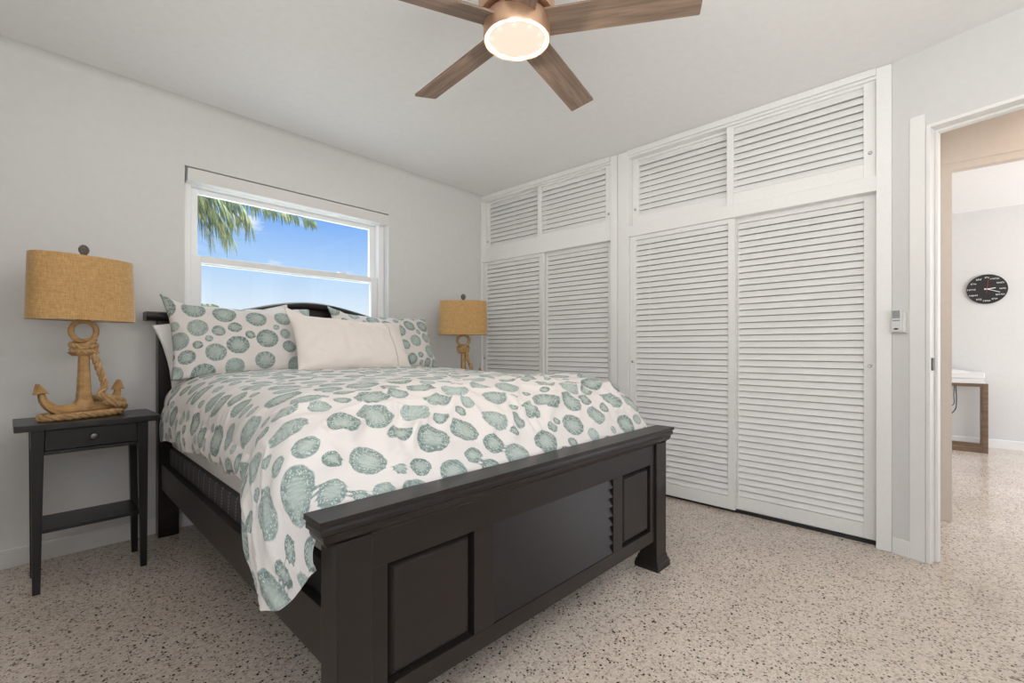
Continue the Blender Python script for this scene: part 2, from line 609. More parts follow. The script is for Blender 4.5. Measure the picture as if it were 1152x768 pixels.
b.box(DO1 + 0.003, DO1 + 0.062, -0.004, 0.0, 0, 2.13, 0.0015)
b.build('door_casing', M['trim'], d1)
b = MB(); b.box(DO0 + jt, DO0 + jt + 0.004, 0.008, 0.034, 0.912, 0.972, 0.0015); b.build('strike_plate', M['rubber'], d1)
b = MB(); b.box(0.002, DO0 - 0.062, -0.008, 0, 0, 0.08, 0.002); struct(b.build('baseboard_doorway', M['trim'], loc=(DA[0], DA[1], 0), rotz=DANG))

# hall and far room
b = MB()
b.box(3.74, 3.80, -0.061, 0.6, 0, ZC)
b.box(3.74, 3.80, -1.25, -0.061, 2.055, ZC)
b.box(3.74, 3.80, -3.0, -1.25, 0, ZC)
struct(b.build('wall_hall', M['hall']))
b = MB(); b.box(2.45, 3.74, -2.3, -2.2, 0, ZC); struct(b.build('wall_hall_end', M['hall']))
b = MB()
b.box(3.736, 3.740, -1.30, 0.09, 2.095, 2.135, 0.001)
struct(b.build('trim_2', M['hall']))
b = MB(); b.box(6.80, 6.95, -3.0, 1.6, 0, ZC); struct(b.build('wall_far', M['wall']))
b = MB(); b.box(3.80, 6.80, 1.45, 1.6, 0, ZC); struct(b.build('wall_far_side', M['wall']))
b = MB(); b.box(6.788, 6.80, -3.0, 1.45, 0, 0.09, 0.003); struct(b.build('baseboard_far', M['trim']))
b = MB(); b.box(-30, 30, -30, 40, -0.5, -0.3); struct(b.build('ground', M['bounce_ground']))

# ------------------------------------------------------------------ window in the back wall
GY = 3.285
b = MB()
fr = 0.048
for (x0, x1, z0, z1) in ((WX0, WX0 + fr, WZ0, WZ1 - 0.03), (WX1 - fr, WX1, WZ0, WZ1 - 0.03), (WX0 + fr, WX1 - fr, WZ0, WZ0 + fr), (WX0 + fr, WX1 - fr, WZ1 - 0.085, WZ1 - 0.03)):
    b.box(x0, x1, 3.245, 3.345, z0, z1, 0.004)
win = struct(b.build('window_1', M['vinyl']))
b = MB()
x0, x1 = WX0 + fr, WX1 - fr
uz0, uz1 = 1.525, WZ1 - 0.085
for (a, c, d, e) in ((x0, x0 + 0.045, uz0, uz1), (x1 - 0.045, x1, uz0, uz1), (x0 + 0.045, x1 - 0.045, uz1 - 0.032, uz1), (x0 + 0.045, x1 - 0.045, uz0, uz0 + 0.045)):
    b.box(a, c, 3.30, 3.33, d, e, 0.004)
up = b.build('upper_sash', M['vinyl'], win)
b = MB(); b.box(x0 + 0.045, x1 - 0.045, 3.313, 3.317, uz0 + 0.045, uz1 - 0.032); b.build('pane', M['glass'], up)
b = MB()
lz0, lz1 = WZ0 + fr, 1.572
for (a, c, d, e) in ((x0, x0 + 0.055, lz0, lz1), (x1 - 0.055, x1, lz0, lz1), (x0 + 0.055, x1 - 0.055, lz1 - 0.042, lz1), (x0 + 0.055, x1 - 0.055, lz0, lz0 + 0.06)):
    b.box(a, c, 3.262, 3.295, d, e, 0.004)
lo = b.build('lower_sash', M['vinyl'], win)
b = MB(); b.box(x0 + 0.055, x1 - 0.055, 3.276, 3.280, lz0 + 0.06, lz1 - 0.042); b.build('pane', M['glass'], lo)
b = MB(); b.box(1.68, 1.74, 3.27, 3.30, 1.572, 1.584, 0.003); b.build('sash_lock', M['vinyl'], lo)
b = MB(); b.box(WX0, WX1, 3.17, 3.245, WZ0 - 0.02, WZ0 + 0.012, 0.003); b.build('window_sill', M['trim'], win)

b = MB(); b.box(WX0 + 0.014, WX1 - 0.002, 3.174, 3.243, 1.982, 2.056, 0.004)
rs = tag(b.build('roller_shade', M['shade_fabric_white']), 'grey-white rolled shade cassette across the top of the window', 'window shade')

# ------------------------------------------------------------------ closets
def closet(name, label, loc, rotz, length, postw, upA, upB, loA, loB, endw):
    """local x along the front (to the right), local y into the closet."""
    t = thing(name, label, 'closet', loc, rotz, 'louvered closets along the right wall')
    depth = 0.58
    f = MB()
    f.box(-0.0 if postw == 0 else 0.0, max(postw, 0.012), 0.0, 0.13, 0, ZC - 0.002, 0.003)
    f.box(length - endw, length, 0.0, 0.13, 0, ZC - 0.002, 0.003)
    f.box(max(postw, 0.012), length - endw, 0.004, 0.13, 2.384, ZC - 0.002, 0.002)
    f.box(max(postw, 0.012), length - endw, -0.012, 0.004, 2.398, ZC - 0.002, 0.003)
    f.build('frame', M['closet'], t)
    r = MB()
    r.box(max(postw, 0.012) - 0.002, length - endw + 0.001, 0.0, 0.13, 1.816, 1.893, 0.003)
    r.build('mid_rail', M['closet'], t)
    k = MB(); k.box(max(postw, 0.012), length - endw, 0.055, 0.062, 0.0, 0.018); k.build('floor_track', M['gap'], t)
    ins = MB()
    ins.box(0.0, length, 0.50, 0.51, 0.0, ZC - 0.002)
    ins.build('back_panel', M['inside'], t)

    def sdoor(x0, x1, z0, z1, y0, s0, s1, stl, str_, top, bot, pull):
        th = 0.032
        d = MB()
        d.box(x0, x0 + stl, y0, y0 + th, z0, z1, 0.002)
        d.box(x1 - str_, x1, y0, y0 + th, z0, z1, 0.002)
        d.box(x0 + stl, x1 - str_, y0, y0 + th, z1 - top, z1, 0.002)
        d.box(x0 + stl, x1 - str_, y0, y0 + th, z0, z0 + bot, 0.002)
        dd = d.build('louvered_door', M['closet'], t)
        s = MB()
        zz0, zz1 = z0 + bot, z1 - top
        n = max(1, round((zz1 - zz0) / 0.0384))
        pit = (zz1 - zz0) / n
        tl = R(24)
        for i in range(n):
            zc = zz0 + (i + 0.5) * pit
            w, h = (0.0412, 0.0065) if z0 > 1 else (0.0368, 0.0065)
            yc = y0 + th / 2
            a = Vector((0, math.sin(tl), math.cos(tl))) * (w / 2)
            nn = Vector((0, -math.cos(tl), math.sin(tl))) * (h / 2)
            c = Vector((0, yc, zc))
            pts = []
            for q in (-1, 1):
                for (sx, sg) in ((x0 + stl - 0.003, 1), (x1 - str_ + 0.003, 1), (x1 - str_ + 0.003, -1), (x0 + stl - 0.003, -1)):
                    p = c + a * q + nn * sg
                    pts.append((sx, p.y, p.z))
            s.hexa(pts)
        s.build('slats', M['closet'], dd)
        if pull:
            px_, pz_ = pull
            p = MB()
            p.lathe([(0.0095, 0.0), (0.0095, 0.003), (0.0075, 0.0045), (0.0065, 0.002), (0.001, 0.0015)], 20)
            po = p.build('finger_pull', M['chrome'], dd, True)
            po.location = (px_, y0, pz_)
            po.rotation_euler = (R(90), 0, 0)
        return dd

    fy, by = 0.020, 0.060
    UZ0, UZ1 = 1.894, 2.386
    LZ0, LZ1 = 0.022, 1.818
    # upper: first door behind, second in front ; lower: first in front, second behind
    sdoor(upA[0], upA[1], UZ0, UZ1, by, 0, 0, 0.045, 0.045, 0.016, 0.075, (upA[0] + 0.022, 2.02))
    sdoor(upB[0], upB[1], UZ0, UZ1, fy, 0, 0, 0.040, 0.052, 0.016, 0.075, (upB[1] - 0.024, 2.02))
    sdoor(loA[0], loA[1], LZ0, LZ1, fy, 0, 0, 0.045, 0.042, 0.03, 0.078, (loA[0] + 0.022, 0.92))
    sdoor(loB[0], loB[1], LZ0, LZ1, by, 0, 0, 0.045, 0.056, 0.03, 0.078, (loB[1] - 0.03, 0.925))
    return t


closet('built_in_closet', 'white built-in closet with louvered sliding doors, the one in the corner behind the bed',
       (3.04, 3.18, 0), R(-90), 1.446, 0.0, (0.014, 0.72), (0.675, 1.388), (0.014, 0.735), (0.70, 1.388), 0.058)
closet('built_in_closet', 'white built-in closet with wide louvered sliding doors, the one beside the doorway',
       (3.04, 1.73, 0), R(-92.02), 1.562, 0.086, (0.088, 0.80), (0.762, 1.498), (0.088, 0.812), (0.772, 1.498), 0.062)

# ------------------------------------------------------------------ bed (local frame: x along footboard, y to the headboard)
BO, BA = (0.457, 0.972), R(-1.7)
bed = thing('bed', 'black wooden panel bed with louvered footboard under the shell-print duvet', 'bed', (BO[0], BO[1], 0), BA)
BW = 1.69
# footboard cap with crown profile (y, z), swept along x with mitred returns
prof = [(0.0, 0.645), (0.0, 0.632), (0.006, 0.629), (0.004, 0.622), (0.004, 0.612), (0.011, 0.607), (0.012, 0.598), (0.016, 0.588), (0.024, 0.582), (0.027, 0.576)]


def cap_rings(prof, x0, x1, yback):
    rings = []
    for (o, z) in prof:
        rings.append([(x0 + o, o, z), (x1 - o, o, z), (x1 - o, yback - o * 0.25, z), (x0 + o, yback - o * 0.25, z)])
    return rings


b = MB(); b.rings(cap_rings(prof, 0.0, BW, 0.088)); b.build('footboard_cap', M['bed'], bed)
for (x0, x1) in ((0.047, 0.135), (1.555, 1.650)):
    p = MB(); p.box(x0, x1, 0.020, 0.105, 0.055, 0.580, 0.003); post = p.build('footboard_post', M['bed'], bed)
    q = MB()
    cx = (x0 + x1) / 2
    q.rings([[(cx + sx * (w / 2), 0.066 + sy * (w / 2 - 0.001), z) for sx, sy in ((-1, -1), (1, -1), (1, 1), (-1, 1))]
             for w, z in ((0.120, 0.0), (0.120, 0.020), (0.114, 0.026), (0.114, 0.031), (0.101, 0.044), (0.097, 0.058))])
    q.build('plinth_foot', M['bed'], post)
fb = MB()
FY0, FY1 = 0.030, 0.070
fb.box(0.135, 1.555, FY0, FY1, 0.490, 0.580, 0.002)      # top rail
fb.box(0.135, 1.555, FY0, FY1, 0.135, 0.190, 0.002)      # bottom rail
for (x0, x1) in ((0.135, 0.180), (0.462, 0.538), (1.206, 1.275), (1.515, 1.555)):
    fb.box(x0, x1, FY0, FY1, 0.190, 0.490, 0.0015)
fb.build('footboard_frame', M['bed'], bed)
for (x0, x1) in ((0.180, 0.462), (1.275, 1.515)):
    p = MB()
    e, z0, z1 = 0.022, 0.190, 0.490
    p.box(x0, x1, FY0 + 0.024, FY1, z0, z1)
    p.rings([[(x0 + k, y, z0 + k), (x1 - k, y, z0 + k), (x1 - k, y, z1 - k), (x0 + k, y, z1 - k)] for k, y in ((0.008, FY0 + 0.026), (0.008, FY0 + 0.020), (e, FY0 + 0.004), (e, FY0 + 0.004))])
    p.build('raised_panel', M['bed'], bed)
lv = MB()
lv.box(0.538, 1.206, FY0 + 0.026, FY1, 0.190, 0.490)
nsl = 8
for i in range(nsl):
    z0 = 0.190 + i * 0.300 / nsl
    z1 = z0 + 0.300 / nsl
    lv.hexa([(0.538, FY0 + 0.002, z0 + 0.002), (1.206, FY0 + 0.002, z0 + 0.002), (1.206, FY0 + 0.028, z0 + 0.002), (0.538, FY0 + 0.028, z0 + 0.002),
             (0.538, FY0 + 0.016, z1 + 0.001), (1.206, FY0 + 0.016, z1 + 0.001), (1.206, FY0 + 0.028, z1 + 0.001), (0.538, FY0 + 0.028, z1 + 0.001)])
lv.build('footboard_louver', M['bed'], bed)
for x0 in (0.055, 1.617):
    p = MB(); p.box(x0, x0 + 0.026, 0.10, 2.12, 0.262, 0.397, 0.002); p.build('side_rail', M['bed'], bed)
sl = MB()
for i in range(9):
    sl.box(0.081, 1.617, 0.18 + i * 0.22, 0.25 + i * 0.22, 0.262, 0.28)
sl.build('slats', M['bed'], bed)
# headboard
HC = BW / 2
def hb_top(x):
    d = abs(x - HC)
    if d > 0.62:
        return 1.165
    return 1.165 + 0.105 * (0.5 + 0.5 * math.cos(math.pi * d / 0.62)) ** 0.8
for (x0, x1) in ((0.042, 0.135), (BW - 0.135, BW - 0.042)):
    p = MB(); p.box(x0, x1, 2.105, 2.175, 0.0, 1.165, 0.003); p.build('headboard_post', M['bed'], bed)
h = MB()
xs = [0.135 + (BW - 0.27) * i / 40 for i in range(41)]
h.rings([[(x, 2.115, 0.35), (x, 2.115, hb_top(x)), (x, 2.155, hb_top(x)), (x, 2.155, 0.35)] for x in xs])
h.build('headboard_panel', M['bed'], bed)
cp = MB()
xs = [-0.012 + (BW + 0.024) * i / 60 for i in range(61)]
hp = [(2.085, 0.0), (2.072, 0.010), (2.066, 0.024), (2.070, 0.038), (2.084, 0.046), (2.186, 0.046), (2.186, 0.0)]
rr = []
for i, x in enumerate(xs):
    e = 1.0
    zt = hb_top(x)
    rr.append([(x, y, zt + z) for y, z in hp])
cp.rings(rr)
cp.build('headboard_cap', M['bed'], bed, True)

# box spring and mattress
def in_bed(name, mb, m, label, cat, smooth=False):
    o = mb.build(name, m, None, smooth, (BO[0], BO[1], 0), BA)
    return tag(o, label, cat)


b = MB(); b.box(0.088, 1.610, 0.112, 2.095, 0.282, 0.478, 0.018)
in_bed('box_spring', b, M['boxspring'], 'charcoal quilted box spring inside the bed rails under the mattress', 'box spring', True)
b = MB(); b.box(0.086, 1.612, 0.170, 2.10, 0.480, 0.715, 0.05)
in_bed('mattress', b, M['mattress'], 'pale grey-white mattress lying on the charcoal box spring', 'mattress', True)


# ---- shell print attributes
def make_blobs(w, h, seed, big=1.0):
    rnd = random.Random(seed)
    out = []
    for r, tries in ((0.062, 500), (0.054, 700), (0.046, 900), (0.037, 1500), (0.029, 2500), (0.022, 2500)):
        r *= big
        for _ in range(tries):
            x, y = rnd.uniform(-0.05, w + 0.05), rnd.uniform(-0.05, h + 0.05)
            rad = r * rnd.uniform(0.93, 1.07)
            if all((x - a) ** 2 + (y - c) ** 2 > (rad + d + 0.008) ** 2 for a, c, d, *_ in out):
                out.append((x, y, rad, rnd.random(), rnd.uniform(0, 6.28), rnd.choice((9, 11, 13))))
    return np.array(out)


def print_attrs(me, uv, blobs):
    """uv: per-vertex sheet coordinates in metres"""
    uv = np.asarray(uv)
    n = len(uv)
    best = np.full(n, 1e9)
    T = np.full(n, 5.0); tone = np.zeros(n); rib = np.zeros(n)
    for (x, y, r, tn, ph, k) in blobs:
        dx, dy = uv[:, 0] - x, uv[:, 1] - y
        d = np.hypot(dx * (0.93 + 0.1 * tn), dy)
        s = d - r
        sel = s < best
        best[sel] = s[sel]
        T[sel] = np.clip(d[sel] / r, 0, 3)
        tone[sel] = tn ** 2 * 0.6
        hx, hy = x + 0.55 * r * math.cos(ph), y + 0.55 * r * math.sin(ph)
        ang = np.arctan2(uv[sel, 1] - hy, uv[sel, 0] - hx)
        rib[sel] = 0.5 + 0.5 * np.sin(ang * k * 2)
    for nm, arr in (('blob_t', T), ('blob_tone', tone), ('blob_rib', rib)):
        a = me.attributes.new(nm, 'FLOAT', 'POINT')
        a.data.foreach_set('value', arr.astype(np.float32))
    l = me.uv_layers.new(name='UVMap')
    vi = np.empty(len(me.loops), dtype=np.int32)
    me.loops.foreach_get('vertex_index', vi)
    l.data.foreach_set('uv', uv[vi].astype(np.float32).ravel())


def grid_obj(name, P, uv, m, blobs=None, wrap=False, loc=None, rotz=None, solid=0.0):
    """P: [nv][nu] points"""
    nv, nu = len(P), len(P[0])
    verts = [tuple(p) for row in P for p in row]
    faces = []
    for i in range(nv - 1):
        for j in range(nu - 1):
            faces.append((i * nu + j, i * nu + j + 1, (i + 1) * nu + j + 1, (i + 1) * nu + j))
    me = bpy.data.meshes.new(name)
    me.from_pydata(verts, [], faces)
    if blobs is not None:
        print_attrs(me, uv, blobs)
    me.shade_smooth()
    me.materials.append(m)
    o = bpy.data.objects.new(name, me)
    COL.objects.link(o)
    if loc:
        o.location = loc
    if rotz is not None:
        o.rotation_euler = (0, 0, rotz)
    if solid:
        md = o.modifiers.new('thickness', 'SOLIDIFY')
        md.thickness = solid
        md.offset = -1
    return o


def duvet():
    NY, NX = 330, 400
    y_head, y_foot, y_end = 1.93, 0.094, 0.092
    rows_main = 300
    P, UV = [], []
    for i in range(NY):
        if i < rows_main:
            y = y_head + (y_foot - y_head) * i / (rows_main - 1)
            ext = 0.0
        else:
            y = y_foot
            ext = (i - rows_main + 1) / (NY - rows_main)
        yy = y if ext == 0 else y_foot + (y_end - y_foot) * ext
        # profile of the top along the bed
        t = min(1.0, max(0.0, (y - 0.090) / 0.60))
        zt = 0.632 + 0.238 * (1 - (1 - t) ** 3.6)
        zt += 0.012 * sstep(0.7, 1.6, y)
        # left hem
        wav = 0.010 * math.sin(y * 13) + 0.006 * math.sin(y * 29 + 1)
        zl = 0.605 - 0.03 * sstep(1.0, 1.9, y) + wav * sstep(0.4, 0.6, y)
        drop = sstep(0.43, 0.20, yy) if yy > 0.20 else (1.0 - 0.56 * sstep(0.175, 0.07, yy))
        zl -= 0.200 * drop
        xl = 0.038 - 0.064 * sstep(0.62, 0.32, yy) + 0.062 * sstep(0.20, 0.085, yy) + 0.006 * math.sin(y * 17)
        xr = 1.668 - 0.01 * sstep(0.5, 0.1, y) - 0.006 * math.sin(y * 15)
        zr = 0.56 + 0.01 * math.sin(y * 11)
        rzl = min(0.16, 0.85 * (zt - 0.54))
        rzl = max(0.05, rzl) * (1 - 0.5 * sstep(0.35, 0.1, yy))
        rzr = max(0.05, min(0.16, 0.85 * (zt - zr)))
        rx = 0.20 - 0.14 * sstep(0.42, 0.12, yy)
        rxr = 0.16 - 0.07 * sstep(0.7, 0.2, yy)
        # poly-line of the cross-section, densely sampled then resampled by arc length
        sec = []
        zc = zt - rzl
        for k in range(24):
            f = k / 24
            z = zl + (zc - zl) * f
            bul = -0.012 * math.sin(math.pi * f)
            sec.append((xl + bul - 0.012 * (1 - f), z))
        for k in range(24):
            q = math.pi / 2 * k / 24
            sec.append((xl + rx * (1 - math.cos(q)), zc + rzl * math.sin(q)))
        for k in range(60):
            f = k / 60
            x = xl + rx + (xr - xl - rx - rxr) * f
            sec.append((x, zt + 0.018 * math.sin(math.pi * f) * sstep(0.2, 0.7, y)))
        for k in range(24):
            q = math.pi / 2 * (1 - k / 24)
            sec.append((xr - rxr * (1 - math.cos(q)), zt - rzr + rzr * math.sin(q)))
        for k in range(13):
            f = k / 12
            sec.append((xr + 0.01 * f, zt - rzr + (zr - zt + rzr) * f))
        sec = np.array(sec)
        seg = np.hypot(*np.diff(sec, axis=0).T)
        arc = np.concatenate([[0], np.cumsum(seg)])
        # arc measured so that the top centre is a fixed sheet coordinate
        s = np.linspace(0, arc[-1], NX)
        X = np.interp(s, arc, sec[:, 0])
        Z = np.interp(s, arc, sec[:, 1])
        mid = np.interp(HC, X[np.argsort(X)], s[np.argsort(X)]) if False else s[np.argmin(np.abs(X - HC) + (Z < 0.6) * 9)]
        row, ur = [], []
        for j in range(NX):
            x, z, yv = X[j], Z[j], yy
            if ext > 0 and not (x < 0.045 and z < 0.60):
                # the rest of the foot edge tucks down behind the footboard cap
                yv = y_foot + 0.004
                z = z - 0.10 * ext * min(1.0, max(0.0, (x - 0.03) / 0.05))
            row.append(Vector((x, yv, z)))
            ur.append((s[j] - mid + 1.35, yy))
        P.append(row)
        UV.append(ur)
    # sheet coordinate along the bed follows the arc over the foot
    vacc = [[0.0] * NX for _ in range(NY)]
    cm = NX // 2
    run = 0.0
    vs = [0.0]
    for i in range(1, NY):
        run += (P[i][cm] - P[i - 1][cm]).length if i < rows_main else 0.003
        vs.append(run)
    uv = [(UV[i][j][0], vs[i]) for i in range(NY) for j in range(NX)]
    # wrinkles along normals
    Q = []
    for i in range(NY):
        row = []
        for j in range(NX):
            p = P[i][j]
            a = P[min(i + 1, NY - 1)][j] - P[max(i - 1, 0)][j]
            c = P[i][min(j + 1, NX - 1)] - P[i][max(j - 1, 0)]
            n = c.cross(-a)
            n = n.normalized() if n.length > 1e-9 else Vector((0, 0, 1))
            if n.z < -0.2:
                n = -n
            n = Vector((n.x, n.y * sstep(0.10, 0.20, p.y), n.z))
            u, v = UV[i][j][0], vs[i]
            foot = sstep(0.75, 0.20, p.y)
            edge = sstep(0.20, 0.02, p.x) + sstep(1.50, 1.65, p.x)
            d = 0.008 * noise.noise(Vector((u * 4, v * 3, 1.3)))
            # long gentle creases
            r1 = 1 - abs(noise.noise(Vector((u * 3.2 + v * 2.0, v * 5.5 - u * 1.0, 7.7)))) * 2
            d += 0.007 * max(0, r1) ** 3 * (0.6 + foot)
            # gathered folds near the foot, running down to the board
            r2 = 1 - abs(noise.noise(Vector((u * 9.5 + 1.5 * noise.noise(Vector((u * 3, v * 4, 0))), v * 4.0 + u * 3.0, 3.1)))) * 2.2
            d += 0.026 * max(0, r2) ** 2 * sstep(0.50, 0.12, p.y)
            r4 = 1 - abs(noise.noise(Vector((u * 5.0 - v * 6.0, v * 7.0 + u * 3.0, 11.3)))) * 2.4
            d += 0.017 * max(0, r4) ** 2 * sstep(0.80, 0.25, p.y)
            r3 = 1 - abs(noise.noise(Vector((u * 2.2, v * 9.0 + u * 2, 5.1)))) * 2
            d += 0.009 * max(0, r3) ** 2 * min(1, edge)
            if p.x < 0.12 and p.y < 0.5:
                d *= 0.35 + 0.65 * sstep(0.02, 0.12, p.x)
            d *= 0.45 + 0.55 * sstep(0.10, 0.22, p.y)
            if i >= rows_main:
                d *= 0.2
            q = p + n * d
            if p.y < 0.12 and q.y < 0.0895:
                q.y = 0.0895
            row.append(q)
        Q.append(row)
    blobs = make_blobs(2.8, 2.3, 11, 0.90)
    o = grid_obj('duvet', Q, uv, M['shell'], blobs, loc=(BO[0], BO[1], 0), rotz=BA)
    return tag(o, 'white duvet printed with sage green seashells spread over the bed', 'duvet')


duvet()


def pillow(name, label, w, h, tk, loc, lean, yaw, roll, m, blobs=None, seed=0, hem=None, group=None, corner=0.0):
    """pillow standing on its long edge; loc = middle of the bottom edge in bed coordinates."""
    N1, N2 = 90, 64
    verts, faces, uv = [], [], []
    idx = {}
    for side in (1, -1):
        for i in range(N2 + 1):
            for j in range(N1 + 1):
                u, v = 2 * j / N1 - 1, 2 * i / N2 - 1
                border = i in (0, N2) or j in (0, N1)
                if side == -1 and border:
                    idx[(side, i, j)] = idx[(1, i, j)]
                    continue
                x = w / 2 * u * (1 - 0.055 * (1 - v * v) * abs(u) ** 3)
                z = h / 2 * v * (1 - 0.075 * (1 - u * u) * abs(v) ** 3)
                th = tk / 2 * (max(0, 1 - u ** 4) ** 0.6) * (max(0, 1 - v * v * abs(v)) ** 0.62)
                # settle the filling towards the bottom
                th *= 1.0 - 0.18 * v
                wr = 0.010 * noise.noise(Vector((x * 6 + seed, z * 7, side * 2))) + 0.006 * noise.noise(Vector((x * 14 + seed, z * 16, side * 3)))
                edge_w = 0.006 * noise.noise(Vector((x * 22 + seed, z * 22, 9)))
                y = -side * (th + (wr if not border else 0)) + edge_w
                if corner and u < -0.75 and v > 0.6:
                    k = (-u - 0.75) / 0.25 * (v - 0.6) / 0.4
                    x -= corner * 0.4 * k
                    z += corner * k
                    y -= corner * 0.3 * k
                idx[(side, i, j)] = len(verts)
                verts.append((x, y, z + h / 2))
                uv.append((u * w / 2 + w, v * h / 2 + h))
        for i in range(N2):
            for j in range(N1):
                q = [idx[(side, i, j)], idx[(side, i, j + 1)], idx[(side, i + 1, j + 1)], idx[(side, i + 1, j)]]
                faces.append(q if side == 1 else q[::-1])
    me = bpy.data.meshes.new(name)
    me.from_pydata(verts, [], faces)
    if blobs is not None:
        print_attrs(me, uv, blobs)
    me.shade_smooth()
    me.materials.append(m)
    o = bpy.data.objects.new(name, me)
    COL.objects.link(o)
    bm_ = Matrix.Translation((BO[0], BO[1], 0)) @ Matrix.Rotation(BA, 4, 'Z')
    o.matrix_world = bm_ @ Matrix.Translation(loc) @ Matrix.Rotation(yaw, 4, 'Z') @ Matrix.Rotation(-lean, 4, 'X') @ Matrix.Rotation(roll, 4, 'Y')
    tag(o, label, 'pillow', group)
    if hem is not None:
        # stitched hem line near the open end of the pillow case
        pts = []
        for i in range(0, N2 + 1):
            j = int((hem + 1) / 2 * N1)
            vv = Vector(verts[idx[(1, i, j)]])
            pts.append(vv + Vector((0.02 * (i / N2 - 0.5) * -1, -0.0012, 0)))
        t = MB()
        t.tube(pts, 0.0017, 5)
        hm = t.build('hem_seam', M['seam'], None, True)
        hm.parent = o
    return o


pb1 = make_blobs(1.6, 1.0, 21, 0.86)
pb2 = make_blobs(1.6, 1.0, 35, 0.80)
pillow('pillow', 'plain white bed pillow squeezed between the headboard and the seashell sham near the left post', 0.70, 0.35, 0.07, (0.425, 2.015, 0.875), R(6), 0, R(-13), M['sheet'], seed=4)
pillow('pillow_sham', 'seashell-print pillow sham leaning at the left end of the headboard', 0.74, 0.43, 0.15, (0.425, 1.845, 0.858), R(22), R(-3), R(-1), M['shell'], pb1, 1, corner=0.05, group='seashell pillow shams')
pillow('pillow_sham', 'seashell-print pillow sham half hidden behind the plain ivory pillow', 0.78, 0.42, 0.15, (1.335, 1.875, 0.868), R(24), R(2), R(1), M['shell'], pb2, 2, corner=0.04, group='seashell pillow shams')
pillow('pillow', 'plain ivory pillow with hemmed open end propped in front of the two shell-print shams', 0.77, 0.37, 0.14, (0.970, 1.655, 0.873), R(27), R(4), R(2.5), M['pillow_white'], seed=3, hem=0.66, corner=0.04)

# ------------------------------------------------------------------ nightstands
def nightstand(loc):
    t = thing('nightstand', 'slim black nightstand with one drawer and low shelf under the left anchor lamp', 'nightstand', loc, 0.0, 'black nightstands')
    # local origin: front-left corner of the top, on the floor
    b = MB(); b.box(0, 0.475, 0, 0.305, 0.678, 0.705, 0.003); b.build('top', M['black'], t)
    L = [(0.048, 0.022, 0.062, 0.022), (0.392, 0.022, 0.400, 0.022), (0.048, 0.245, 0.062, 0.252), (0.392, 0.245, 0.400, 0.252)]
    for (x, y, xb, yb) in L:
        b = MB()
        left = x < 0.2
        sx = 0.040
        bx = x + 0.004 if left else x + 0.012
        b.hexa([(bx, y + 0.004, 0), (bx + 0.024, y + 0.004, 0), (bx + 0.024, y + 0.028, 0), (bx, y + 0.028, 0),
                (x, y, 0.678), (x + sx, y, 0.678), (x + sx, y + 0.036, 0.678), (x, y + 0.036, 0.678)], 0.0015)
        b.build('leg', M['black'], t)
    b = MB()
    b.box(0.052, 0.066, 0.05, 0.25, 0.575, 0.678); b.box(0.412, 0.426, 0.05, 0.25, 0.575, 0.678)
    b.box(0.08, 0.40, 0.262, 0.275, 0.575, 0.678); b.box(0.086, 0.394, 0.030, 0.262, 0.572, 0.586, 0.001)
    b.build('apron', M['black'], t)
    b = MB(); b.box(0.089, 0.391, 0.024, 0.042, 0.590, 0.674, 0.002); dr = b.build('drawer', M['black'], t)
    b = MB()
    b.lathe([(0.006, 0.0), (0.006, 0.008), (0.013, 0.012), (0.015, 0.018), (0.012, 0.023), (0.004, 0.025)], 20)
    k = b.build('knob', M['metal'], dr, True)
    k.location = (0.240, 0.024, 0.634); k.rotation_euler = (R(90), 0, 0)
    b = MB(); b.box(0.072, 0.405, 0.030, 0.270, 0.247, 0.262, 0.0015); b.build('shelf', M['black'], t)
    return t


ns = nightstand((0.030, 2.712, 0))
ns2 = copy_tree(ns)
ns2.location = (2.30, 2.70, 0)
ns2['label'] = 'slim black nightstand under the right anchor lamp, behind the bed by the closet'

# ------------------------------------------------------------------ anchor lamps
def rope(mb, path, rad, pitch=0.045, strand=None, n_per=None):
    """three strands twisted around a path"""
    path = [Vector(p) for p in path]
    # resample
    L = [0.0]
    for i in range(1, len(path)):
        L.append(L[-1] + (path[i] - path[i - 1]).length)
    n = max(12, int(L[-1] / 0.006))
    pts = []
    for k in range(n + 1):
        d = L[-1] * k / n
        i = max(1, next((q for q in range(1, len(L)) if L[q] >= d - 1e-9), len(L) - 1))
        f = (d - L[i - 1]) / max(1e-9, L[i] - L[i - 1])
        pts.append(path[i - 1].lerp(path[i], f))
    up = None
    frames = []
    for k, p in enumerate(pts):
        t = (pts[min(k + 1, n)] - pts[max(k - 1, 0)]).normalized()
        if up is None:
            ref = Vector((0, 0, 1)) if abs(t.z) < 0.9 else Vector((1, 0, 0))
            up = (ref - t * ref.dot(t)).normalized()
        else:
            up = (up - t * up.dot(t)).normalized()
        frames.append((p, up.copy(), t.cross(up)))
    for s in range(3):
        sp = []
        for k, (p, u, w) in enumerate(frames):
            a = 2 * math.pi * (L[-1] * k / n / pitch + s / 3)
            sp.append(p + (u * math.cos(a) + w * math.sin(a)) * rad * 0.52)
        mb.tube(sp, rad * 0.52, 8)


def smooth_path(pts, n=60):
    """Catmull-Rom"""
    pts = [Vector(p) for p in pts]
    out = []
    m = len(pts) - 1
    for i in range(m):
        p0, p1, p2, p3 = pts[max(i - 1, 0)], pts[i], pts[i + 1], pts[min(i + 2, m)]
        k = max(3, n // m)
        for q in range(k):
            t = q / k
            out.append(0.5 * ((2 * p1) + (p2 - p0) * t + (2 * p0 - 5 * p1 + 4 * p2 - p3) * t * t + (3 * p1 - p0 - 3 * p2 + p3) * t ** 3))
    out.append(pts[-1])
    return out


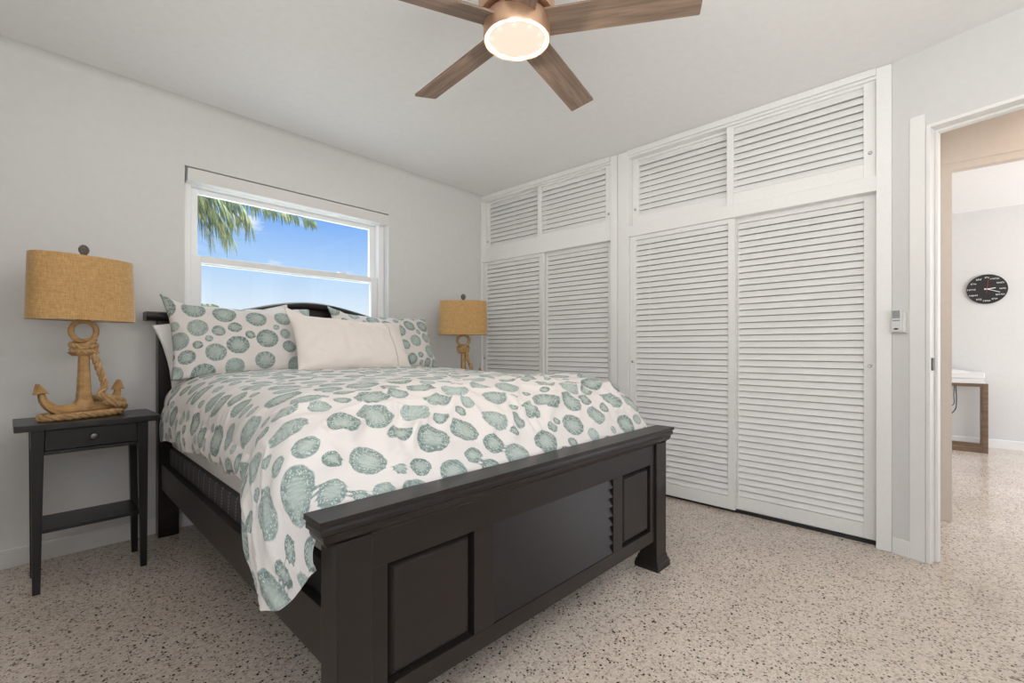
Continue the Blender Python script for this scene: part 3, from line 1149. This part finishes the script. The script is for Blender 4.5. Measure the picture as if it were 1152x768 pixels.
def anchor_lamp(loc, rotz):
    t = thing('table_lamp', 'carved wooden anchor lamp with oval tan shade on the nightstand at the left wall', 'lamp', loc, rotz, 'anchor table lamps')
    a = MB()
    # arms: crescent in the xz plane, built as rings along an arc
    arc = smooth_path([(-0.150, 0, 0.118), (-0.140, 0, 0.085), (-0.112, 0, 0.052), (-0.068, 0, 0.036), (0, 0, 0.036), (0.068, 0, 0.036), (0.108, 0, 0.054), (0.128, 0, 0.088), (0.134, 0, 0.122)], 64)
    rings = []
    n = len(arc)
    for i, p in enumerate(arc):
        tg = (arc[min(i + 1, n - 1)] - arc[max(i - 1, 0)]).normalized()
        nn = Vector((-tg.z, 0, tg.x))
        f = 1 - abs(2 * i / (n - 1) - 1)
        hw = 0.011 + 0.021 * f ** 1.1
        dw = 0.012 + 0.022 * f
        rings.append([p + nn * (hw * cx) + Vector((0, dw * cy, 0)) for cx, cy in ((-0.8, -0.8), (-1, 0), (-0.8, 0.8), (0, 1), (0.8, 0.5), (1, 0), (0.8, -0.5), (0, -1))])
    a.rings(rings)
    # shank: square, tapering up, flared into the arms at the bottom
    a.rings([[(sx * w, sy * d, z) for sx, sy in ((-1, -0.5), (-0.5, -1), (0.5, -1), (1, -0.5), (1, 0.5), (0.5, 1), (-0.5, 1), (-1, 0.5))]
             for w, d, z in ((0.052, 0.034, 0.035), (0.036, 0.031, 0.060), (0.026, 0.028, 0.085), (0.022, 0.026, 0.12), (0.019, 0.022, 0.20), (0.017, 0.019, 0.29), (0.016, 0.018, 0.325))])
    # flat collar (stock)
    a.hexa([(-0.034, -0.026, 0.278), (0.034, -0.026, 0.278), (0.034, 0.026, 0.278), (-0.034, 0.026, 0.278),
            (-0.050, -0.034, 0.296), (0.050, -0.034, 0.296), (0.050, 0.034, 0.296), (-0.050, 0.034, 0.296)], 0.004)
    a.build('anchor', M['anchor'], t, True)
    # flukes: barbed arrow heads
    for sx, px_, lean in ((-1, -0.150, -0.012), (1, 0.134, 0.004)):
        f = MB()
        z0 = 0.110
        poly = [(-0.026, 0.004), (-0.010, 0.010), (0.010, 0.010), (0.026, 0.004), (0.012, 0.034), (0.0, 0.050), (-0.012, 0.034)]
        f.rings([[(px_ + x * k + lean * z / 0.05, y, z0 + 0.002 + z * (0.9 + 0.1 * k)) for x, z in poly] for k, y in ((0.7, -0.016), (1.0, -0.007), (1.0, 0.007), (0.7, 0.016))])
        f.build('fluke', M['anchor'], t)
    r = MB()
    r.tube([(0.048 * math.cos(q), 0, 0.390 + 0.046 * math.sin(q)) for q in [2 * math.pi * k / 40 for k in range(40)]], 0.0115, 10, closed=True)
    r.build('ring', M['anchor'], t, True)
    k = MB()
    for zz, rx in ((0.305, 0.038), (0.326, 0.041)):
        rope(k, [(rx * math.cos(q), rx * 0.8 * math.sin(q), zz + 0.006 * math.sin(q)) for q in [2 * math.pi * i / 40 for i in range(41)]], 0.0145, 0.05)
    rope(k, smooth_path([(-0.036, -0.022, 0.305), (-0.015, -0.036, 0.325), (0.018, -0.036, 0.345), (0.034, -0.01, 0.352), (0.030, 0.015, 0.34)]), 0.011, 0.05)
    k.build('rope_knot', M['rope'], t, True)
    k = MB()
    rope(k, smooth_path([(0.020, -0.020, 0.285), (0.032, -0.030, 0.255), (0.040, -0.032, 0.222), (0.056, -0.028, 0.180), (0.064, -0.030, 0.140), (0.052, -0.036, 0.112), (0.040, -0.045, 0.098),
                         (0.060, -0.058, 0.086), (0.100, -0.056, 0.074), (0.136, -0.030, 0.062), (0.146, 0.0, 0.050), (0.130, 0.035, 0.05), (0.09, 0.048, 0.07), (0.04, 0.045, 0.082)], 110), 0.0150, 0.085)
    k.build('hanging_rope', M['rope'], t, True)
    k = MB()
    rope(k, smooth_path([(0.050, -0.052, 0.070), (0.095, -0.060, 0.055), (0.142, -0.035, 0.038), (0.150, 0.005, 0.026), (0.128, -0.03, 0.017), (0.09, -0.052, 0.0155), (0.03, -0.060, 0.0155), (-0.04, -0.060, 0.0155), (-0.10, -0.052, 0.0155), (-0.142, -0.030, 0.0155),
                         (-0.150, 0.005, 0.0155), (-0.12, 0.045, 0.0155), (-0.04, 0.058, 0.0155), (0.05, 0.058, 0.0155), (0.12, 0.045, 0.0155), (0.142, 0.01, 0.0155)], 150), 0.0155, 0.088)
    k.build('base_rope', M['rope'], t, True)
    # stem through the shade, socket and finial
    s = MB()
    s.tube([(0, 0, 0.425), (0, 0, 0.735)], 0.005, 10)
    s.build('stem', M['metal'], t, True)
    s = MB(); s.lathe([(0.017, 0.46), (0.019, 0.47), (0.019, 0.53), (0.012, 0.54)], 20); s.build('socket', M['metal'], t, True)
    # oval shade with open top and bottom
    sh = MB()
    A0, B0, A1, B1 = 0.200, 0.102, 0.190, 0.096
    def ov(A, B, z):
        return [(A * math.copysign(abs(math.cos(q)) ** 0.86, math.cos(q)), B * math.copysign(abs(math.sin(q)) ** 0.86, math.sin(q)), z) for q in [2 * math.pi * k / 72 for k in range(72)]]
    z0, z1 = 0.438, 0.722
    sh.rings([ov(A0, B0, z0), ov(A0 - 0.001, B0 - 0.001, z0 + 0.003), ov((A0 + A1) / 2, (B0 + B1) / 2, (z0 + z1) / 2), ov(A1, B1, z1), ov(A1 - 0.004, B1 - 0.004, z1),
              ov((A0 + A1) / 2 - 0.004, (B0 + B1) / 2 - 0.004, (z0 + z1) / 2), ov(A0 - 0.004, B0 - 0.004, z0)], closed=True)
    so = sh.build('lamp_shade', M['burlap'], t, True)
    ln = MB()
    ln.rings([ov(A0 - 0.0045, B0 - 0.0045, z0 + 0.004), ov(A1 - 0.0045, B1 - 0.0045, z1 - 0.004), ov(A1 - 0.006, B1 - 0.006, z1 - 0.004), ov(A0 - 0.006, B0 - 0.006, z0 + 0.004)], closed=True)
    ln.build('lining', M['lining'], so, True)
    sp = MB()
    for q in (0, 1, 2):
        an = q * 2 * math.pi / 3 + 0.3
        c_, s_ = math.cos(an), math.sin(an)
        rr_ = 1 / math.sqrt((c_ / (A1 - 0.006)) ** 2 + (s_ / (B1 - 0.006)) ** 2)
        sp.tube([(0, 0, z1 - 0.006), (c_ * rr_, s_ * rr_, z1 - 0.004)], 0.002, 6)
    sp.build('shade_spider', M['metal'], so)
    f = MB()
    f.lathe([(0.007, 0.722), (0.008, 0.732), (0.012, 0.738), (0.019, 0.750), (0.021, 0.762), (0.016, 0.774), (0.008, 0.781), (0.002, 0.783)], 18, sy=0.7)
    f.build('finial', M['stone'], t, True)
    return t


lamp = anchor_lamp((0.250, 2.868, 0.705), R(22))
lamp2 = copy_tree(lamp)
lamp2.location = (2.530, 2.850, 0.705)
lamp2.rotation_euler = (0, 0, R(-40))
lamp2['label'] = 'carved wooden anchor lamp with tan shade behind the bed, in the corner by the closet'
lamp2.scale = (1, 1, 0.96)

# ------------------------------------------------------------------ ceiling fan
FC = (1.232, 1.103)
fan = thing('ceiling_fan', 'five-blade ceiling fan with weathered wood blades and a round lit lamp', 'ceiling fan', (FC[0], FC[1], ZC))
zb = 2.160 - ZC
b = MB(); b.lathe([(0.085, 0.0), (0.088, -0.02), (0.080, -0.06), (0.055, -0.085), (0.055, -0.11), (0.125, -0.130), (0.135, -0.15), (0.135, -0.235), (0.130, -0.248)], 48)
b.build('motor_housing', M['copper'], fan, True)
b = MB(); b.lathe([(0.112, zb + 0.020), (0.118, zb + 0.012), (0.118, zb - 0.046), (0.115, zb - 0.052), (0.104, zb - 0.053), (0.101, zb - 0.046)], 56)
b.build('light_ring', M['copper'], fan, True)
b = MB(); b.lathe([(0.1005, zb - 0.040), (0.1000, zb - 0.047), (0.092, zb - 0.053), (0.07, zb - 0.058), (0.04, zb - 0.060), (0.004, zb - 0.061)], 56)
b.build('light_lens', M['lens'], fan, True)
for k in range(10):
    l = bpy.data.lights.new('fan_light', 'POINT')
    l.energy = 1.75
    l.color = (1.0, 0.90, 0.81)
    l.shadow_soft_size = 0.002
    lo_ = bpy.data.objects.new('fan_light', l)
    COL.objects.link(lo_)
    an = k * math.pi / 5
    lo_.location = (FC[0] + 0.090 * math.cos(an), FC[1] + 0.090 * math.sin(an), 2.160 - 0.060)
for k in range(5):
    an = 0.21 + 2 * math.pi * k / 5
    b = MB()
    r0, r1, w0, w1, th = 0.100, 0.620, 0.105, 0.112, 0.008
    n = 9
    out = []
    for sx, xx, ww in ((0, r0, w0), (1, r1, w1)):
        pass
    cr = 0.005
    poly = [(r0, -w0 / 2), (r1 - cr, -w1 / 2), (r1 - 0.3 * cr, -w1 / 2 + 0.3 * cr), (r1, -w1 / 2 + cr), (r1, w1 / 2 - cr), (r1 - 0.3 * cr, w1 / 2 - 0.3 * cr), (r1 - cr, w1 / 2), (r0, w0 / 2)]
    b.prism(poly, lambda p: (p[0], p[1], -th / 2), lambda p: (p[0], p[1], th / 2))
    o = b.build('blade', M['blade'], fan)
    o.matrix_local = Matrix.Translation((0, 0, zb)) @ Matrix.Rotation(an, 4, 'Z') @ Matrix.Rotation(-0.236, 4, 'X')
    br = MB(); br.box(0.085, 0.20, -0.022, 0.022, th / 2, th / 2 + 0.008, 0.002); br.build('blade_bracket', M['copper'], o)

# ------------------------------------------------------------------ remote on the wall by the door
rem = thing('wall_remote', 'small white remote with grey screen in a holder on the wall beside the doorway', 'remote control',
            (DA[0] + math.cos(DANG) * 0.030, DA[1] + math.sin(DANG) * 0.030, 1.094), DANG)
b = MB(); b.box(-0.026, 0.030, -0.020, 0.0, 0.0, 0.100, 0.003); b.build('holder', M['plastic'], rem)
b = MB(); b.box(-0.023, 0.020, -0.034, -0.0205, 0.004, 0.116, 0.004); body = b.build('body', M['plastic'], rem)
b = MB(); b.box(-0.017, 0.013, -0.0355, -0.034, 0.070, 0.108); b.build('screen', M['lcd'], body)
b = MB(); b.box(-0.017, 0.013, -0.0360, -0.034, 0.056, 0.062, 0.001); b.build('button_strip', M['lcd'], body)
b = MB(); b.lathe([(0.010, 0.0), (0.010, 0.002), (0.006, 0.003)], 16, sy=0.4); bt = b.build('button', M['rubber'], body, True)
bt.location = (-0.002, -0.034, 0.018); bt.rotation_euler = (R(90), 0, 0)

# ------------------------------------------------------------------ far room: clock, console table, box, cable
ck = thing('wall_clock', 'round black wall clock with white scribbled markings, seen through the doorway', 'clock', (6.80, -0.370, 1.618), R(-90))
# local x along the wall (right), local y into the wall
b = MB()
b.rings([[(r * math.cos(q), y, r * math.sin(q)) for q in [2 * math.pi * k / 56 for k in range(56)]] for r, y in ((0.150, -0.002), (0.150, -0.020), (0.147, -0.023))])
b.build('dial', M['rubber'], ck)
rnd = random.Random(5)
for h in range(12):
    mk = MB()
    a = math.pi / 2 - h * math.pi / 6
    cx, cz = 0.112 * math.cos(a), 0.118 * math.sin(a)
    n = rnd.choice((4, 5, 6))
    if h == 0:
        n = 3
    x = cx - n * 0.0055
    for g in range(n):
        hgt = rnd.choice((0.012, 0.014, 0.017))
        zz = cz - hgt / 2
        kind = rnd.randint(0, 3)
        y0, y1 = -0.0245, -0.022
        if kind == 0:
            mk.box(x, x + 0.003, y0, y1, zz, zz + hgt); mk.box(x, x + 0.008, y0, y1, zz + hgt - 0.003, zz + hgt)
        elif kind == 1:
            mk.box(x, x + 0.003, y0, y1, zz, zz + hgt); mk.box(x, x + 0.008, y0, y1, zz, zz + 0.003); mk.box(x + 0.006, x + 0.009, y0, y1, zz, zz + hgt * 0.7)
        elif kind == 2:
            mk.box(x, x + 0.008, y0, y1, zz + hgt * 0.4, zz + hgt * 0.4 + 0.004); mk.box(x + 0.003, x + 0.006, y0, y1, zz, zz + hgt)
        else:
            mk.box(x, x + 0.008, y0, y1, zz, zz + 0.003); mk.box(x, x + 0.008, y0, y1, zz + hgt - 0.003, zz + hgt); mk.box(x, x + 0.003, y0, y1, zz, zz + hgt)
        x += 0.011
    mk.build('marking', M['clock_white'], ck)
def hand(name, ang, l0, l1, w, y, m):
    h = MB(); h.box(-l0, l1, y, y + 0.002, -w / 2, w / 2)
    o = h.build(name, m, ck)
    o.rotation_euler = (0, -ang, 0)
hand('hour_hand', R(8), 0.02, 0.062, 0.008, -0.027, M['clock_white'])
hand('minute_hand', R(-22), 0.02, 0.100, 0.006, -0.030, M['clock_white'])
hand('second_hand', R(84), 0.04, 0.095, 0.003, -0.033, M['red'])

tb = thing('console_table', 'console table with looped brown wooden legs and white top in the far room', 'table', (6.40, -0.36, 0))
for x in (0.0, 0.31):
    b = MB()
    b.box(x, x + 0.035, 0.0, 0.042, 0.0, 0.672, 0.006)
    b.build('leg', M['desk'], tb)
    b = MB(); b.box(x, x + 0.035, 0.042, 1.10, 0.0, 0.045, 0.003); b.build('foot_bar', M['desk'], tb)
    b = MB(); b.box(x, x + 0.035, 0.042, 1.10, 0.640, 0.672, 0.003); b.build('top_bar', M['desk'], tb)
    b = MB(); b.box(x, x + 0.035, 1.10, 1.142, 0.0, 0.672, 0.006); b.build('leg', M['desk'], tb)
b = MB(); b.box(0.0, 0.345, 0.018, 1.13, 0.672, 0.686, 0.003); b.build('top', M['white_lam'], tb)
b = MB(); b.box(6.42, 6.72, -0.325, 0.25, 0.686, 0.718, 0.006)
tag(b.build('storage_box', M['white_lam']), 'lower flat white box lying on the console table in the far room', 'box', 'white boxes on the console table')
b = MB(); b.box(6.41, 6.73, -0.335, 0.27, 0.722, 0.776, 0.006); b.box(6.425, 6.715, -0.320, 0.25, 0.7175, 0.723)
tag(b.build('storage_box', M['white_lam']), 'upper white box stacked on the flat box on the far console table', 'box', 'white boxes on the console table')
b = MB()
b.hexa([(6.45, -0.235, 0.776), (6.68, -0.20, 0.776), (6.66, 0.10, 0.776), (6.43, 0.07, 0.776), (6.45, -0.235, 0.782), (6.68, -0.20, 0.790), (6.66, 0.10, 0.808), (6.43, 0.07, 0.800)])
tag(b.build('paper_stack', M['clock_white']), 'loose sheets of white paper on top of the white boxes', 'paper')
b = MB()
b.tube(smooth_path([(6.55, -0.135, 0.632), (6.52, -0.14, 0.50), (6.48, -0.13, 0.40), (6.46, -0.07, 0.32), (6.46, 0.0, 0.25)], 40), 0.005, 6)
b.tube(smooth_path([(6.56, -0.125, 0.632), (6.52, -0.12, 0.54), (6.50, -0.12, 0.45), (6.48, -0.06, 0.415), (6.47, 0.02, 0.40)], 40), 0.004, 6)
b.tube(smooth_path([(6.46, 0.0, 0.25), (6.47, 0.10, 0.12), (6.50, 0.2, 0.055), (6.55, 0.4, 0.008), (6.65, 0.8, 0.006)], 40), 0.005, 6)
tag(b.build('power_cord', M['rubber'], None, True), 'black power cord hanging under the console table in the far room', 'cord')

# ------------------------------------------------------------------ outside: palm and a distant shrub
def frond(mb, pts, nleaf, l0, l1, droop, seed, side_w=0.026, down=0.0):
    rnd = random.Random(seed)
    path = smooth_path(pts, 60)
    n = len(path)
    for k in range(nleaf):
        f = 0.08 + 0.92 * k / (nleaf - 1)
        i = min(n - 2, int(f * (n - 1)))
        p = path[i]
        tg = (path[i + 1] - path[i]).normalized()
        sd = Vector((-tg.y, tg.x, 0)).normalized()
        for s in (-1, 1):
            L = (l0 + (l1 - l0) * f) * rnd.uniform(0.75, 1.1)
            d0 = (tg * rnd.uniform(0.5, 0.9) + sd * s * rnd.uniform(0.35, 0.8) + Vector((0, 0, 0.1 - down))).normalized()
            q = p.copy()
            a, c = [], []
            st = 7
            for m in range(st + 1):
                g = m / st
                w = side_w * (1 - g ** 2) * (0.5 + 0.5 * min(1, g * 6)) + 0.001
                wd = tg * 0.85 + sd * s * 0.2
                a.append(q + wd * w * 0.5)
                c.append(q - wd * w * 0.5 + Vector((0, 0, 0.004 * (1 - g))))
                dd = (d0 * (1 - g * droop) + Vector((0, 0, -1)) * (g * droop * 1.3 + 0.05)).normalized()
                q = q + dd * (L / st)
            mb.quadstrip(a, c)


palm = thing('palm_tree', 'palm tree with drooping fronds outside the window', 'palm tree', (0.95, 6.3, -0.3))
b = MB()
b.tube([(-0.25, 0.1, 0.0), (-0.2, 0.08, 1.0), (-0.1, 0.03, 2.2), (0, 0, 3.35)], [0.16, 0.12, 0.10, 0.11], 14)
b.build('trunk', M['bark'], palm, True)
fr_list = [
    ([(0, 0, 3.35), (0.35, -0.05, 3.30), (0.9, -0.1, 3.17), (1.35, -0.15, 3.07), (1.85, -0.2, 3.00)], 48, 0.40, 0.14, 1.0, 1, 1.3),
    ([(0, 0, 3.35), (0.34, -0.1, 3.38), (0.72, -0.15, 3.26), (0.96, -0.2, 3.02), (1.05, -0.2, 2.84)], 60, 0.50, 0.32, 0.9, 2, 0.5),
    ([(0, 0, 3.35), (0.30, 0.15, 3.36), (0.60, 0.25, 3.20), (0.86, 0.3, 2.98), (1.00, 0.32, 2.74)], 56, 0.50, 0.30, 0.85, 3, 0.3),
    ([(0, 0, 3.3), (0.20, -0.2, 3.28), (0.45, -0.28, 3.10), (0.66, -0.30, 2.86), (0.78, -0.3, 2.62)], 50, 0.45, 0.28, 0.85, 4, 0.3),
    ([(0, 0, 3.3), (0.22, -0.05, 3.34), (0.50, -0.10, 3.24), (0.76, -0.12, 3.08), (0.94, -0.1, 2.92)], 60, 0.45, 0.32, 0.9, 8, 0.4),
    ([(0, 0, 3.3), (0.26, 0.05, 3.30), (0.55, 0.10, 3.14), (0.75, 0.12, 2.92), (0.86, 0.1, 2.70)], 50, 0.45, 0.30, 0.9, 9, 0.3),
    ([(0, 0, 3.3), (0.20, 0.15, 3.24), (0.50, 0.22, 3.10), (0.68, 0.25, 2.90), (0.76, 0.25, 2.70)], 46, 0.45, 0.32, 0.85, 10, 0.2),
    ([(0, 0, 3.3), (0.24, -0.25, 3.20), (0.54, -0.35, 3.10), (0.72, -0.4, 2.92), (0.80, -0.4, 2.76)], 46, 0.42, 0.30, 0.85, 12, 0.2),
    ([(0, 0, 3.35), (-0.4, -0.1, 3.55), (-0.9, -0.2, 3.4), (-1.3, -0.2, 3.0)], 26, 0.5, 0.3, 0.9, 5, 0.0),
    ([(0, 0, 3.35), (0.2, 0.5, 3.6), (0.4, 1.0, 3.5), (0.5, 1.4, 3.1)], 26, 0.5, 0.3, 0.9, 6, 0.0),
]
for pts, nl, l0, l1, dr, sd, dn in fr_list:
    b = MB()
    frond(b, pts, nl, l0, l1, dr, sd, 0.034, dn)
    fo = b.build('frond', M['leaf'], palm)
    b = MB()
    sp_ = smooth_path(pts, 40)
    b.tube(sp_, [0.016 * (1 - 0.8 * i / (len(sp_) - 1)) for i in range(len(sp_))], 6)
    b.build('stalk', M['leaf'], fo, True)

shr = thing('palm_tree', 'distant palm crown peeking above the headboard through the window', 'palm tree', (3.94, 15.4, -0.3))
b = MB(); b.tube([(0, 0, 0), (0, 0, 2.40)], [0.09, 0.07], 8); b.build('trunk', M['bark'], shr, True)
b = MB()
for k in range(9):
    an = k * 2 * math.pi / 9
    frond(b, [(0, 0, 2.36), (0.10 * math.cos(an), 0.10 * math.sin(an), 2.52), (0.22 * math.cos(an), 0.22 * math.sin(an), 2.54), (0.34 * math.cos(an), 0.34 * math.sin(an), 2.42)], 12, 0.22, 0.14, 0.8, 20 + k, 0.04)
b.build('crown', M['leaf'], shr)
